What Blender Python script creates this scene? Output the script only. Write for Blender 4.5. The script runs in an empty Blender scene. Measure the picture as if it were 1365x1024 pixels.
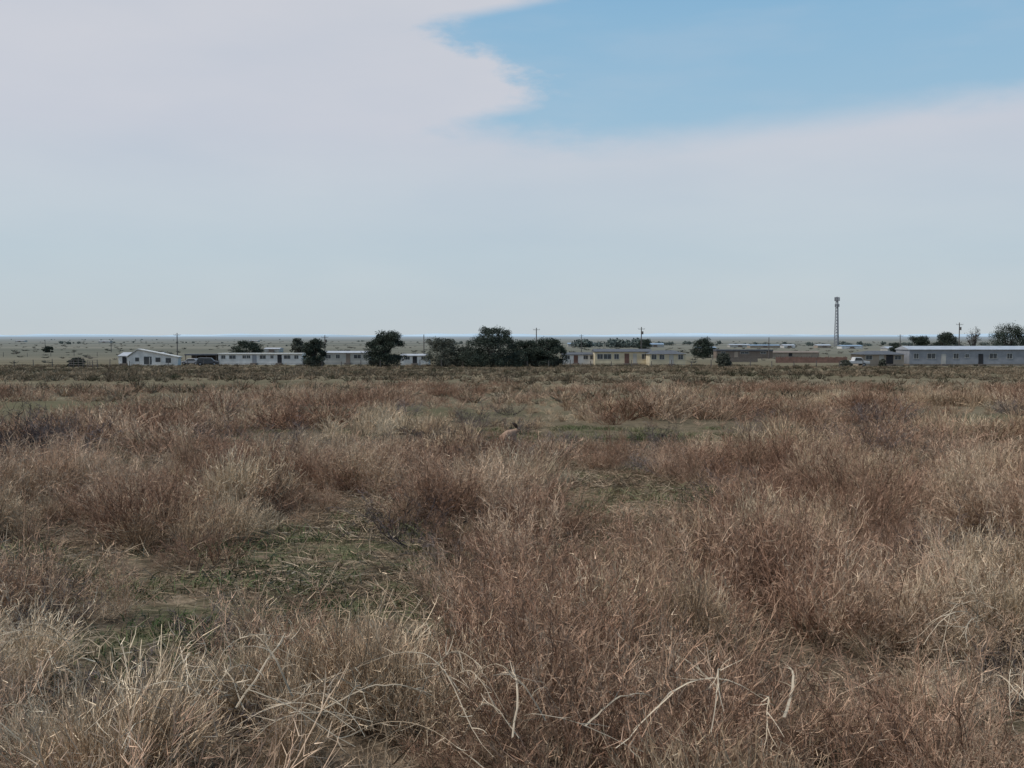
import bpy, bmesh, math, random
import numpy as np
from mathutils import Vector, Matrix, noise as mn

rng = np.random.default_rng(7)
random.seed(7)
scene = bpy.context.scene
F = 1500.0; CX = 682.5; CY = 512.0; HOR = 448.0; EYE = 1.9
PITCH = math.atan((CY-HOR)/F)

# ------------------------------------------------------------------ terrain
def zt(x, y):
    x = np.asarray(x, float); y = np.asarray(y, float)
    d = np.sqrt(x*x*0.25+np.maximum(y, 0)**2)
    t = np.clip((d-6)/230, 0, 1)
    z = -4.2*(t-0.06*np.sin(t*np.pi*2)/1.5)
    z = z+0.05*np.sin(x*0.9+1.3*np.sin(y*0.5))*np.cos(y*0.7+0.4)*np.clip(1.5-d/120, 0.1, 1)
    return z
def ray(px, py, d):
    u = (px-CX)/F; v = (CY-py)/F
    dy = math.cos(PITCH)+v*math.sin(PITCH); dz = -math.sin(PITCH)+v*math.cos(PITCH)
    s = d/dy
    return (u*s, d, EYE+dz*s)
def dist_for_row(py, px=CX):
    lo, hi = 2.0, 5000.0
    for _ in range(60):
        m = (lo*hi)**0.5
        x, y, z = ray(px, py, m)
        if z > float(zt(x, y)): lo = m
        else: hi = m
    return lo

# ------------------------------------------------------------------ materials
def newmat(name):
    m = bpy.data.materials.new(name); m.use_nodes = True
    nt = m.node_tree; b = nt.nodes['Principled BSDF']
    b.inputs['Roughness'].default_value = 0.85
    b.inputs['Specular IOR Level'].default_value = 0.15
    return m, nt, b
def simple(name, col, rough=0.8, var=0.12, scale=3.0, metal=0.0, spec=0.2):
    m, nt, b = newmat(name)
    tc = nt.nodes.new('ShaderNodeTexCoord')
    n = nt.nodes.new('ShaderNodeTexNoise'); n.inputs['Scale'].default_value = scale; n.inputs['Detail'].default_value = 4
    nt.links.new(tc.outputs['Object'], n.inputs['Vector'])
    r = nt.nodes.new('ShaderNodeValToRGB')
    r.color_ramp.elements[0].position = 0.3; r.color_ramp.elements[1].position = 0.7
    r.color_ramp.elements[0].color = (*[c*(1-var) for c in col], 1)
    r.color_ramp.elements[1].color = (*[min(1, c*(1+var)) for c in col], 1)
    nt.links.new(n.outputs['Fac'], r.inputs['Fac']); nt.links.new(r.outputs['Color'], b.inputs['Base Color'])
    b.inputs['Roughness'].default_value = rough; b.inputs['Metallic'].default_value = metal
    b.inputs['Specular IOR Level'].default_value = spec
    return m
def N(nt, t, **kw):
    n = nt.nodes.new(t)
    for k, v in kw.items(): setattr(n, k, v)
    return n
def ramp(nt, stops, fac):
    r = nt.nodes.new('ShaderNodeValToRGB'); cr = r.color_ramp
    while len(cr.elements) < len(stops): cr.elements.new(0.5)
    for e, (p, c) in zip(cr.elements, stops):
        e.position = p; e.color = (*c, 1) if len(c) == 3 else c
    nt.links.new(fac, r.inputs['Fac']); return r.outputs['Color']
def mix(nt, fac, a, b, blend='MIX'):
    m = nt.nodes.new('ShaderNodeMix'); m.data_type = 'RGBA'; m.blend_type = blend
    def s(i, v):
        if isinstance(v, bpy.types.NodeSocket): nt.links.new(v, m.inputs[i])
        elif isinstance(v, (int, float)): m.inputs[i].default_value = v
        else: m.inputs[i].default_value = (*v, 1)
    s(0, fac); s(6, a); s(7, b); return m.outputs[2]
def math_(nt, op, a, b=None, c=None, clamp=False):
    m = nt.nodes.new('ShaderNodeMath'); m.operation = op; m.use_clamp = clamp
    for i, v in enumerate((a, b, c)):
        if v is None: continue
        if isinstance(v, bpy.types.NodeSocket): nt.links.new(v, m.inputs[i])
        else: m.inputs[i].default_value = v
    return m.outputs[0]
def maprange(nt, v, a, b, c=0, d=1, smooth=True):
    m = nt.nodes.new('ShaderNodeMapRange')
    m.interpolation_type = 'SMOOTHSTEP' if smooth else 'LINEAR'
    nt.links.new(v, m.inputs[0])
    for i, x in enumerate((a, b, c, d)): m.inputs[i+1].default_value = x
    return m.outputs[0]

def stem_mat(name, stops, nscale=0.35):
    """diffuse stems; 'rnd' = colour offset (clump + stem), 'val' = brightness, noise over the field"""
    m, nt, b = newmat(name)
    geo = N(nt, 'ShaderNodeNewGeometry')
    n = N(nt, 'ShaderNodeTexNoise'); n.inputs['Scale'].default_value = nscale; n.inputs['Detail'].default_value = 2
    nt.links.new(geo.outputs['Position'], n.inputs['Vector'])
    nf = maprange(nt, n.outputs['Fac'], 0.3, 0.7, 0, 1, False)
    at = N(nt, 'ShaderNodeAttribute'); at.attribute_name = 'rnd'
    f4 = math_(nt, 'ADD', nf, at.outputs['Fac'], clamp=True)
    col = ramp(nt, stops, f4)
    at2 = N(nt, 'ShaderNodeAttribute'); at2.attribute_name = 'val'
    v = N(nt, 'ShaderNodeCombineXYZ')
    for i in range(3): nt.links.new(at2.outputs['Fac'], v.inputs[i])
    col = mix(nt, 1.0, col, v.outputs[0], 'MULTIPLY')
    nt.nodes.remove(b)
    df = N(nt, 'ShaderNodeBsdfDiffuse'); nt.links.new(col, df.inputs['Color'])
    nt.links.new(df.outputs[0], nt.nodes['Material Output'].inputs['Surface'])
    return m

M_KOCHIA = stem_mat('dry_kochia', [(0, (0.215, 0.125, 0.085)), (0.35, (0.345, 0.215, 0.148)), (0.65, (0.45, 0.305, 0.212)), (1, (0.57, 0.435, 0.31))], 0.5)
M_GRASS = stem_mat('dry_straw', [(0, (0.37, 0.255, 0.17)), (0.5, (0.55, 0.41, 0.275)), (1, (0.69, 0.56, 0.40))], .5)
M_DEAD = stem_mat('dead_twigs', [(0, (0.075, 0.06, 0.06)), (0.5, (0.13, 0.105, 0.10)), (1, (0.21, 0.17, 0.155))])
M_GREEN = stem_mat('green_weed', [(0, (0.06, 0.082, 0.036)), (0.5, (0.12, 0.135, 0.065)), (1, (0.23, 0.205, 0.12))], 0.8)
M_PALE = stem_mat('bleached_stems', [(0, (0.45, 0.36, 0.26)), (1, (0.68, 0.57, 0.43))])
M_LITTER = stem_mat('straw_litter', [(0, (0.18, 0.125, 0.085)), (0.5, (0.32, 0.235, 0.16)), (1, (0.46, 0.36, 0.255))], 0.9)
M_SCRUB = stem_mat('field_scrub', [(0, (0.13, 0.11, 0.08)), (0.3, (0.205, 0.16, 0.112)), (0.6, (0.30, 0.225, 0.155)), (1, (0.39, 0.32, 0.225))], 0.06)

# ------------------------------------------------------------------ ribbon meshes
class Ribbons:
    def __init__(s): s.b = {}
    def add(s, P, w, rnd, val):
        s.b.setdefault(len(P), []).append((P, w, rnd, val))
    def arrays(s):
        V = []; Fc = []; R = []; VA = []; off = 0
        for k, lst in s.b.items():
            P = np.array([l[0] for l in lst]); w = np.array([l[1] for l in lst])
            r = np.array([l[2] for l in lst]); va = np.array([l[3] for l in lst])
            n = len(lst)
            T = P[:, -1]-P[:, 0]
            q = rng.normal(size=(n, 3)); S = np.cross(T, q); S /= np.linalg.norm(S, axis=1, keepdims=True)+1e-9
            taper = np.linspace(1, 0.35, k)
            off_ = S[:, None, :]*(w[:, None]*taper[None, :]*0.5)[:, :, None]
            A = P-off_; B = P+off_
            verts = np.stack([A, B], axis=2).reshape(-1, 3)
            base = off+np.arange(n)[:, None]*(2*k)+np.arange(k-1)[None, :]*2
            f = np.stack([base, base+1, base+3, base+2], axis=-1).reshape(-1, 4)
            V.append(verts); Fc.append(f); R.append(np.repeat(r, 2*k)); VA.append(np.repeat(va, 2*k))
            off += len(verts)
        return np.concatenate(V), np.concatenate(Fc), np.concatenate(R), np.concatenate(VA)

def mesh_np(name, V, Q, attrs=None, mat=None):
    me = bpy.data.meshes.new(name)
    nv, nf = len(V), len(Q)
    me.vertices.add(nv); me.vertices.foreach_set('co', np.asarray(V, np.float32).ravel())
    k = Q.shape[1]
    me.loops.add(nf*k); me.loops.foreach_set('vertex_index', np.asarray(Q, np.int32).ravel())
    me.polygons.add(nf); me.polygons.foreach_set('loop_start', np.arange(0, nf*k, k, dtype=np.int32))
    me.update(calc_edges=True)
    for nme, a in (attrs or {}).items():
        at = me.attributes.new(nme, 'FLOAT', 'POINT'); at.data.foreach_set('value', np.asarray(a, np.float32))
    if mat: me.materials.append(mat)
    return me

def bez(a, b, c, k, wig=0.0):
    t = np.linspace(0, 1, k)[:, None]
    P = (1-t)**2*a+2*t*(1-t)*b+t*t*c
    if wig: P = P+rng.normal(size=(k, 3))*wig*np.sin(t*np.pi*0.5)
    return P
def unit(v): return v/(np.linalg.norm(v)+1e-9)

def bush(kind, H, R, ns, nb, ntw, w):
    rb = Ribbons(); up = np.array([0, 0, 1.0])
    for i in range(ns):
        a = rng.uniform(0, 2*np.pi); rr = math.sqrt(rng.uniform(0, 1))
        e = np.array([math.cos(a), math.sin(a), 0.0])
        b0 = e*R*0.28*rr+rng.normal(size=3)*np.array([.04, .04, 0])*R
        hh = H*rng.uniform(0.6, 1.05)*math.sqrt(max(0.12, 1-0.75*rr*rr))
        if kind == 'grass':
            end = b0+e*R*rr*0.75*rng.uniform(0.5, 1.1)+up*hh
            ctl = b0+e*R*rr*0.15+up*hh*0.6
            if rng.random() < 0.15:
                end = b0+e*R*rng.uniform(.6, 1.3)+up*hh*rng.uniform(.3, .6); ctl = b0+up*hh*.8
            k = 5; wig = 0.012
        elif kind == 'dead':
            end = b0+e*R*rr*1.1+up*hh; ctl = b0+e*R*rr*0.7+up*hh*0.25; k = 6; wig = 0.03
        else:
            end = b0+e*R*rr*1.0+up*hh+rng.normal(size=3)*0.04
            ctl = b0+e*R*rr*0.45+up*hh*0.42; k = 5; wig = 0.018
        r0 = rng.random(); v0 = rng.uniform(0.5, 1.35)
        P = bez(b0, ctl, end, k, wig); P[:, 2] = np.maximum(P[:, 2], 0.0)
        rb.add(P, w*rng.uniform(.8, 1.5), r0, v0*0.9)
        for j in range(nb):
            t = rng.uniform(0.2, 0.98); f = t*(k-1); i0 = int(f); fr = f-i0
            p = P[i0]*(1-fr)+P[min(i0+1, k-1)]*fr
            tan = unit(P[min(i0+1, k-1)]-P[max(i0-0, 0)])
            if kind == 'grass': d = unit(tan+rng.normal(size=3)*0.35+up*0.2)
            elif kind == 'dead': d = unit(tan*0.7+rng.normal(size=3)*0.7+up*0.1)
            else: d = unit(tan*0.8+rng.normal(size=3)*0.45+up*0.3)
            L = H*rng.uniform(0.12, 0.36)*(1.1-0.6*t)
            c = p+d*L*0.5+rng.normal(size=3)*L*.12
            en = p+unit(d+up*(0.3 if kind != 'dead' else 0)+rng.normal(size=3)*.25)*L
            Q = bez(p, c, en, 3, 0.004)
            rb.add(Q, w*0.7, r0+rng.uniform(-.2, .2), v0*rng.uniform(.75, 1.25))
            for q in range(ntw):
                tt = rng.integers(1, 3); s = Q[tt]
                dd = unit(unit(Q[tt]-Q[tt-1])+rng.normal(size=3)*0.6)
                l = H*rng.uniform(0.03, 0.11)
                rb.add(np.array([s, s+dd*l]), w*0.6, r0+rng.uniform(-.3, .3), v0*rng.uniform(.7, 1.35))
    return rb
def curls(n, w, L):
    rb = Ribbons(); up = np.array([0, 0, 1.0])
    for i in range(n):
        a = rng.uniform(0, 2*np.pi); e = np.array([math.cos(a), math.sin(a), 0]); sd = np.array([-e[1], e[0], 0])
        l = L*rng.uniform(.5, 1.1); h = rng.uniform(.08, .26)
        p0 = rng.normal(size=3)*np.array([.12, .12, 0])+up*0.05
        k = 14; t = np.linspace(0, 1, k)
        cur = rng.uniform(-.8, .8)
        P = p0+np.outer(t*l, e)+np.outer(np.sin(t*math.pi*rng.uniform(.8, 1.2))*h, up)+np.outer(t*t*cur*l, sd)
        P += np.cumsum(rng.normal(size=P.shape)*0.003, 0); P[:, 2] = np.maximum(P[:, 2], 0.02)
        r = rng.random(); v = rng.uniform(.7, 1.1)
        rb.add(P, w*rng.uniform(.6, 1.2), r, v); rb.add(P, w*rng.uniform(.6, 1.1), r, v)
        for j in range(8):
            i0 = rng.integers(2, k-1); d = unit(unit(P[i0]-P[i0-1])+rng.normal(size=3)*.6)
            rb.add(bez(P[i0], P[i0]+d*.05, P[i0]+d*.1+rng.normal(size=3)*.03, 4), w*.5, r, v)
    return rb
def weeds(n, H, R, w):
    rb = Ribbons()
    for i in range(n):
        p = np.array([rng.normal()*R*.5, rng.normal()*R*.5, 0]); a = rng.uniform(0, 2*np.pi)
        e = np.array([math.cos(a), math.sin(a), 0]); h = H*rng.uniform(.4, 1)
        rb.add(bez(p, p+np.array([0, 0, h*.7])+e*h*.2, p+e*h*rng.uniform(.3, 1.1)+np.array([0, 0, h*rng.uniform(.5, 1)]), 3), w*rng.uniform(.6, 1.3), rng.random(), rng.uniform(.6, 1.3))
    return rb
def litter(n, R, w):
    rb = Ribbons()
    for i in range(n):
        p = np.array([rng.normal()*R*.5, rng.normal()*R*.5, rng.uniform(0.005, .05)])
        d = unit(rng.normal(size=3)*np.array([1, 1, .35])); l = rng.uniform(.05, .25)
        q = p+d*l; q[2] = abs(q[2])+.004
        m = (p+q)/2+rng.normal(size=3)*l*.12; m[2] = abs(m[2])
        rb.add(bez(p, m, q, 3), w*rng.uniform(.6, 1.4), rng.random(), rng.uniform(.5, 1.25))
    return rb

def protos(items, mat):
    return ([rb.arrays() for rb in items], mat)

C_KO = protos([bush('k', h, r, ns, 10, 3, .0050) for h, r, ns in
        [(.62, .46, 34), (.55, .42, 30), (.7, .44, 34), (.5, .48, 34), (.66, .38, 28), (.45, .4, 28), (.72, .5, 38)]], M_KOCHIA)
C_GR = protos([bush('grass', h, r, ns, 4, 1, .0050) for h, r, ns in
        [(.6, .34, 90), (.5, .3, 80), (.66, .3, 80), (.45, .34, 85), (.55, .4, 95)]], M_GRASS)
C_DE = protos([bush('dead', h, r, ns, 14, 3, .007) for h, r, ns in
        [(.5, .6, 30), (.45, .5, 26), (.6, .55, 30)]], M_DEAD)
C_WE = protos([weeds(100, .10, .3, .010), weeds(120, .06, .36, .009), weeds(80, .13, .25, .011)], M_GREEN)
C_LI = protos([litter(100, .4, .006), litter(90, .45, .007), litter(110, .5, .005)], M_LITTER)
C_PA = protos([curls(5, .009, .5), curls(4, .0075, .42), curls(6, .008, .6)], M_PALE)
C_K2 = protos([bush('k', h, r, ns, 8, 1, .010) for h, r, ns in
        [(.6, .55, 26), (.5, .5, 24), (.66, .5, 26), (.45, .6, 26), (.55, .45, 22)]], M_KOCHIA)
C_G2 = protos([bush('grass', h, r, ns, 2, 0, .010) for h, r, ns in
        [(.5, .45, 56), (.42, .4, 56), (.55, .4, 50)]], M_GRASS)
C_SC = protos([bush('k', h, r, ns, 3, 0, .045) for h, r, ns in
        [(.45, .5, 16), (.4, .6, 18), (.5, .45, 15), (.34, .5, 16)]], M_SCRUB)
M_DSC = stem_mat('dark_scrub', [(0, (0.055, 0.06, 0.035)), (0.5, (0.10, 0.09, 0.06)), (1, (0.16, 0.12, 0.09))], 0.3)
C_DS = protos([bush('k', h, r, ns, 6, 1, .035) for h, r, ns in
        [(.6, .5, 22), (.5, .6, 22), (.7, .5, 20)]], M_DSC)
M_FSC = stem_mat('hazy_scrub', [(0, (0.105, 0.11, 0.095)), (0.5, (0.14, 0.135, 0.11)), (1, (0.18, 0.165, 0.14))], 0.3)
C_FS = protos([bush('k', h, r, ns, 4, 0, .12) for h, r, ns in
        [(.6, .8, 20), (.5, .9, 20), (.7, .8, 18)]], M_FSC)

def place(name, x, y, s, coll, tilt=.12, zoff=0):
    P, mat = coll; n = len(x); idx = rng.integers(0, len(P), n)
    z = zt(x, y)+zoff; VV = []; QQ = []; RR = []; AA = []; off = 0
    rx = rng.normal(size=n)*tilt; ry = rng.normal(size=n)*tilt; rz = rng.uniform(0, 6.283, n)
    sc = np.stack([s*rng.uniform(.9, 1.25, n), s*rng.uniform(.9, 1.25, n), s*rng.uniform(.8, 1.2, n)], 1)
    ir = rng.random(n)*.7-.35; iv = rng.uniform(.72, 1.15, n)
    for k, (V, Q, R, A) in enumerate(P):
        I = np.where(idx == k)[0]; m = len(I)
        if not m: continue
        W_ = V[None]*sc[I][:, None, :]
        X, Y, Z = W_[..., 0], W_[..., 1], W_[..., 2]
        c, s_ = np.cos(rz[I])[:, None], np.sin(rz[I])[:, None]
        X, Y = X*c-Y*s_, X*s_+Y*c
        X = X+Z*ry[I][:, None]; Y = Y+Z*rx[I][:, None]
        W_ = np.stack([X+x[I][:, None], Y+y[I][:, None], Z+z[I][:, None]], -1).astype(np.float32)
        VV.append(W_.reshape(-1, 3))
        QQ.append((Q[None]+(off+np.arange(m)*len(V))[:, None, None]).reshape(-1, 4).astype(np.int32)); off += m*len(V)
        RR.append((R[None]*.3-.15+ir[I][:, None]).ravel().astype(np.float32))
        AA.append((A[None]*iv[I][:, None]).ravel().astype(np.float32))
    me = mesh_np(name, np.concatenate(VV), np.concatenate(QQ), {'rnd': np.concatenate(RR), 'val': np.concatenate(AA)}, mat)
    ob = bpy.data.objects.new(name, me); scene.collection.objects.link(ob)
    print(name, len(me.polygons)); return ob

# ------------------------------------------------------------------ clearings (world metres: cx, cy, rx, ry, green)
CLEAR = [(-1.5, 9.1, 1.35, 2.4, 0.7), (-4.7, 9.0, 2.1, 2.3, 0.35), (1.3, 13.2, 1.45, 4.3, 0.6), (3.4, 5.1, .85, 1.25, 0.5),
         (0.0, 20.8, .7, 4.6, 0.25), (-1.5, 12.4, .8, 1.1, 0.15), (3.2, 24, 2.6, 3, 0.4), (-7.2, 17.5, 2.0, 2.6, 0.3), (-2.6, 6.6, .5, .6, .15), (6.5, 17.5, 1.5, 2.2, .4), (-4.2, 18.5, 1.4, 1.6, .3),
         (12, 30, 4, 3, .4), (-3, 33, 4, 3.5, .4), (-14, 38, 5, 4, .3), (5, 42, 5, 4, .3)]
def clearf(x, y):
    c = np.ones_like(x); g = np.zeros_like(x)
    wob = 0.22*np.sin(x*3.1+y*1.7)+0.18*np.sin(y*4.3-x*2.2)
    for cx, cy, rx, ry, gr in CLEAR:
        q = np.sqrt(((x-cx)/rx)**2+((y-cy)/ry)**2)+wob
        s = np.clip((q-0.75)/0.45, 0, 1); c = np.minimum(c, s); g = np.maximum(g, (1-s)*gr)
    return c, g
def fnoise(x, y, s, seed=0.0):
    return np.array([mn.noise(Vector((a*s+seed, b*s-seed*1.7, seed))) for a, b in zip(x, y)])
def scatter(n, y0, y1, wx=0.58, pad=1.6):
    u = rng.random(n); y = np.sqrt(y0**2+u*(y1**2-y0**2))
    x = (rng.random(n)*2-1)*(wx*y+pad)
    return x, y

# base cover
x, y = scatter(1150, 2.6, 17)
c, g = clearf(x, y); hN = fnoise(x, y, .8, 3.1); h2 = fnoise(x, y, .3, 6.6); tN = fnoise(x, y, .5, 9.4)+rng.normal(size=len(x))*.12
s = (0.74+1.1*hN+.3*h2)*(0.3+0.7*c); keep = (c > 0.3) & (s > .4)
s = np.clip(s, 0, 1.1)
isg = tN > 0.06
k1 = keep & ~isg; k2 = keep & isg
xb, yb, sb = x[k1], y[k1], s[k1]; xg, yg, sg = x[k2], y[k2], s[k2]*.95
# mounds: several plants grown together into one rounded clump
mx, my = scatter(130, 3.4, 17.5)
cm, _ = clearf(mx, my); ok = cm > .8; mx, my = mx[ok], my[ok]
mounds = [(a, b, random.uniform(.35, .8), random.uniform(1.0, 1.28), random.random() < .36) for a, b in zip(mx, my)]
mounds += [(-2.95, 12.4, .85, 1.4, True), (.05, 8.1, .6, 1.25, False), (-1.6, 14.8, .9, 1.4, False), (3.9, 11.9, .8, 1.3, False), (3.1, 15.8, .9, 1.5, False),
           (5.5, 11, .8, 1.3, False), (-5.9, 13.6, .9, 1.4, False), (2.3, 9.9, .6, 1.0, True), (-2.9, 6.0, .5, 1.05, True), (-1.0, 5.5, .5, 1.1, True), (1.0, 6.2, .5, 1.1, True), (2.2, 6.8, .6, 1.1, False), (.2, 5.2, .5, 1.0, False)]
ax = []; ag = []
for (a, b, r, sm, gr) in mounds:
    for _ in range(int(5+9*r)):
        q = rng.normal(size=2)*r*.5; rr = min(1, np.linalg.norm(q)/r)
        (ag if gr else ax).append((a+q[0], b+q[1]*.8, sm*(1-.5*rr*rr)*random.uniform(.85, 1.1)))
ax = np.array(ax); ag = np.array(ag)
place('dry_brush', np.append(xb, ax[:, 0]), np.append(yb, ax[:, 1]), np.append(sb, ax[:, 2]), C_KO)
place('dry_grass', np.append(xg, ag[:, 0]), np.append(yg, ag[:, 1]), np.append(sg, ag[:, 2]), C_GR)
x, y = scatter(800, 2.6, 17); c, g = clearf(x, y); k = c > .55
place('low_undergrowth', x[k], y[k], rng.uniform(.22, .42, k.sum()), C_KO, tilt=.2)
dd = [(-.9, 10.5, .9), (-1.1, 11.8, 1.0), (2.6, 12.7, 1.1), (3.2, 12.9, 1.0), (-.6, 12.8, .9), (-.2, 18.5, 1.0), (3.4, 8.6, .9), (-4.0, 6.4, .8), (6.2, 20, 1.3), (8.5, 26, 1.6), (-1.9, 7.0, .7), (2.6, 5.8, .6), (5, 15, 1)]
xx, yy = scatter(80, 4.5, 34); xx = np.append(xx, [d[0] for d in dd]); yy = np.append(yy, [d[1] for d in dd])
ss = np.append(rng.uniform(.6, 1.1, 80), [d[2] for d in dd])
place('dead_brush', xx, yy, ss, C_DE)
place('dead_shrub', np.array([-8.15, -8.45, -7.95, -8.2, -8.3]), np.array([19.3, 19.5, 19.6, 19.1, 19.4]), np.array([1.6, 1.4, 1.3, 1.25, 1.7]), C_DE)
x, y = scatter(5000, 3, 27); c, g = clearf(x, y); k = (rng.random(len(x)) < g*.85+.03)
place('green_weeds', x[k], y[k], rng.uniform(.5, 1.1, k.sum()), C_WE)
x, y = scatter(2400, 2.6, 22); c, g = clearf(x, y); k = rng.random(len(x)) < (1.0-.5*g)
place('straw_litter', x[k], y[k], rng.uniform(.6, 1.2, k.sum()), C_LI)
x = np.array([-1.2, -.95, -.6, -1.4, -.35, .1, .9, 2.4, -2.1, 2.0])
y = np.array([4.3, 4.5, 4.25, 4.9, 4.5, 4.3, 4.5, 5.6, 5.2, 4.6])
place('bleached_stems', x, y, rng.uniform(.65, 1.0, len(x)), C_PA, zoff=.4)
x, y = scatter(5400, 16, 62, pad=3); c, g = clearf(x, y); hN = fnoise(x, y, .32, 5.5); tN = fnoise(x, y, .2, 2.4)+rng.normal(size=len(x))*.12
fade = np.clip((66-y)/34, .25, 1)
s = (.86+1.25*hN)*(.4+.6*c)*(.5+.5*fade); keep = (c > .35) & (s > .32) & (rng.random(len(x)) < .25+.75*fade)
isg = tN > .14
place('mid_brush', x[keep & ~isg], y[keep & ~isg], s[keep & ~isg], C_K2)
place('mid_grass', x[keep & isg], y[keep & isg], s[keep & isg]*.85, C_G2)
x, y = scatter(17000, 40, 232, pad=8); tN = fnoise(x, y*2.2, .045, 8.5); k = (tN > -.12)
s = rng.uniform(.35, .95, len(x))*(1.0+.6*tN)
place('field_scrub', x[k], y[k], s[k], C_SC)
x, y = scatter(2100, 48, 228, pad=8)
place('dark_scrub', x, y, rng.uniform(.3, .95, len(x))**1.2, C_DS)
x = (rng.random(1000)*2-1); y = 250*(1300/250)**rng.random(1000); x = x*(.55*y+20)
place('distant_scrub', x, y, rng.uniform(.6, 1.5, len(x)), C_FS)

# ------------------------------------------------------------------ ground sheet
def graded(lo, hi, n, s):
    a = np.arcsinh(lo/s); b = np.arcsinh(hi/s); return s*np.sinh(np.linspace(a, b, n))
gy = graded(-60, 15000, 520, 9.0); gx = graded(-11000, 11000, 440, 6.0)
GX, GY = np.meshgrid(gx, gy)
GZ = zt(GX.ravel(), GY.ravel())
V = np.stack([GX.ravel(), GY.ravel(), GZ], 1)
ny, nx = GX.shape
ii = (np.arange(ny-1)[:, None]*nx+np.arange(nx-1)[None, :]).ravel()
Q = np.stack([ii, ii+1, ii+nx+1, ii+nx], 1)
_, gg = clearf(V[:, 0], V[:, 1])
m, nt, b = newmat('ground_soil_haze')
geo = N(nt, 'ShaderNodeNewGeometry')
def noise_at(scale, detail=5, rough=.6, vec=None, vs=None):
    n = N(nt, 'ShaderNodeTexNoise'); n.inputs['Scale'].default_value = scale; n.inputs['Detail'].default_value = detail; n.inputs['Roughness'].default_value = rough
    src = vec or geo.outputs['Position']
    if vs:
        mp = N(nt, 'ShaderNodeMapping'); mp.inputs['Scale'].default_value = vs; nt.links.new(src, mp.inputs[0]); src = mp.outputs[0]
    nt.links.new(src, n.inputs['Vector']); return n.outputs['Fac']
near = ramp(nt, [(.30, (.055, .042, .03)), (.5, (.13, .10, .07)), (.72, (.29, .225, .16))], noise_at(7, 6, .7))
patch = ramp(nt, [(.35, (.6, .6, .6)), (.7, (1.25, 1.2, 1.15))], noise_at(.8))
near = mix(nt, 1, near, patch, 'MULTIPLY')
at = N(nt, 'ShaderNodeAttribute'); at.attribute_name = 'green'
gcol = ramp(nt, [(.35, (.045, .055, .026)), (.65, (.12, .13, .065))], noise_at(14, 5, .7))
gf = math_(nt, 'MULTIPLY', at.outputs['Fac'], maprange(nt, noise_at(2.2), .38, .62), clamp=True)
near = mix(nt, gf, near, gcol)
mid = ramp(nt, [(.3, (.095, .08, .055)), (.5, (.15, .122, .084)), (.7, (.21, .172, .12))], noise_at(.25, 6, .65, vs=(.5, 1, 1)))
mid2 = ramp(nt, [(.4, (.075, .076, .045)), (.6, (.155, .135, .092))], noise_at(.02, 5, .6, vs=(.35, 1, 1)))
mid = mix(nt, .45, mid, mid2)
mid = mix(nt, math_(nt, 'MULTIPLY', at.outputs['Fac'], .8), mid, gcol)
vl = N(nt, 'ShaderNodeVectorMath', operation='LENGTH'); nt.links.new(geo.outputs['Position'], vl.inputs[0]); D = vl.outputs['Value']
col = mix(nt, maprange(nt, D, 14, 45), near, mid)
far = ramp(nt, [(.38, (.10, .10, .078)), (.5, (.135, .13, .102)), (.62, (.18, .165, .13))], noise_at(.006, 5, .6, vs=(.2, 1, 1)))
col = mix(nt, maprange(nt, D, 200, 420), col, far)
col = mix(nt, maprange(nt, D, 260, 3600, 0, .88, False), col, (.25, .28, .30))  # aerial haze painted into the base colour, stronger with distance
nt.links.new(col, b.inputs['Base Color']); b.inputs['Roughness'].default_value = 1; b.inputs['Specular IOR Level'].default_value = 0
bp = N(nt, 'ShaderNodeBump'); bp.inputs['Strength'].default_value = .6; bp.inputs['Distance'].default_value = .04
nt.links.new(noise_at(11, 5, .7), bp.inputs['Height']); nt.links.new(bp.outputs[0], b.inputs['Normal'])
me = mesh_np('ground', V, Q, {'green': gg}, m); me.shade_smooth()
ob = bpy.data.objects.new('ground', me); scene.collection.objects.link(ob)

def ridge(name, d, colr, base, amp, seed, x0=-1.0, x1=1.0):
    n = 500; xs = np.linspace(x0*d*.8, x1*d*.8, n)
    h = np.array([base+amp*(mn.noise(Vector((x/d*9+seed, seed, 0)))+.45*mn.noise(Vector((x/d*40+seed, 0, seed)))) for x in xs])
    Vv = []
    for x, hh in zip(xs, h):
        Vv += [(x, d-500, -5), (x, d, EYE+hh), (x, d+900, -5)]
    Vv = np.array(Vv); i = np.arange(n-1)*3
    Qq = np.concatenate([np.stack([i, i+3, i+4, i+1], 1), np.stack([i+1, i+4, i+5, i+2], 1)])
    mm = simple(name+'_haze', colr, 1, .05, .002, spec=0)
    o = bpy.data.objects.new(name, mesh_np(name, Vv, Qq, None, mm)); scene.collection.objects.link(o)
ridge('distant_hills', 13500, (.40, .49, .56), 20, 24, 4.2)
ridge('distant_mesa', 9500, (.31, .39, .45), 3, 12, 1.7)

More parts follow.
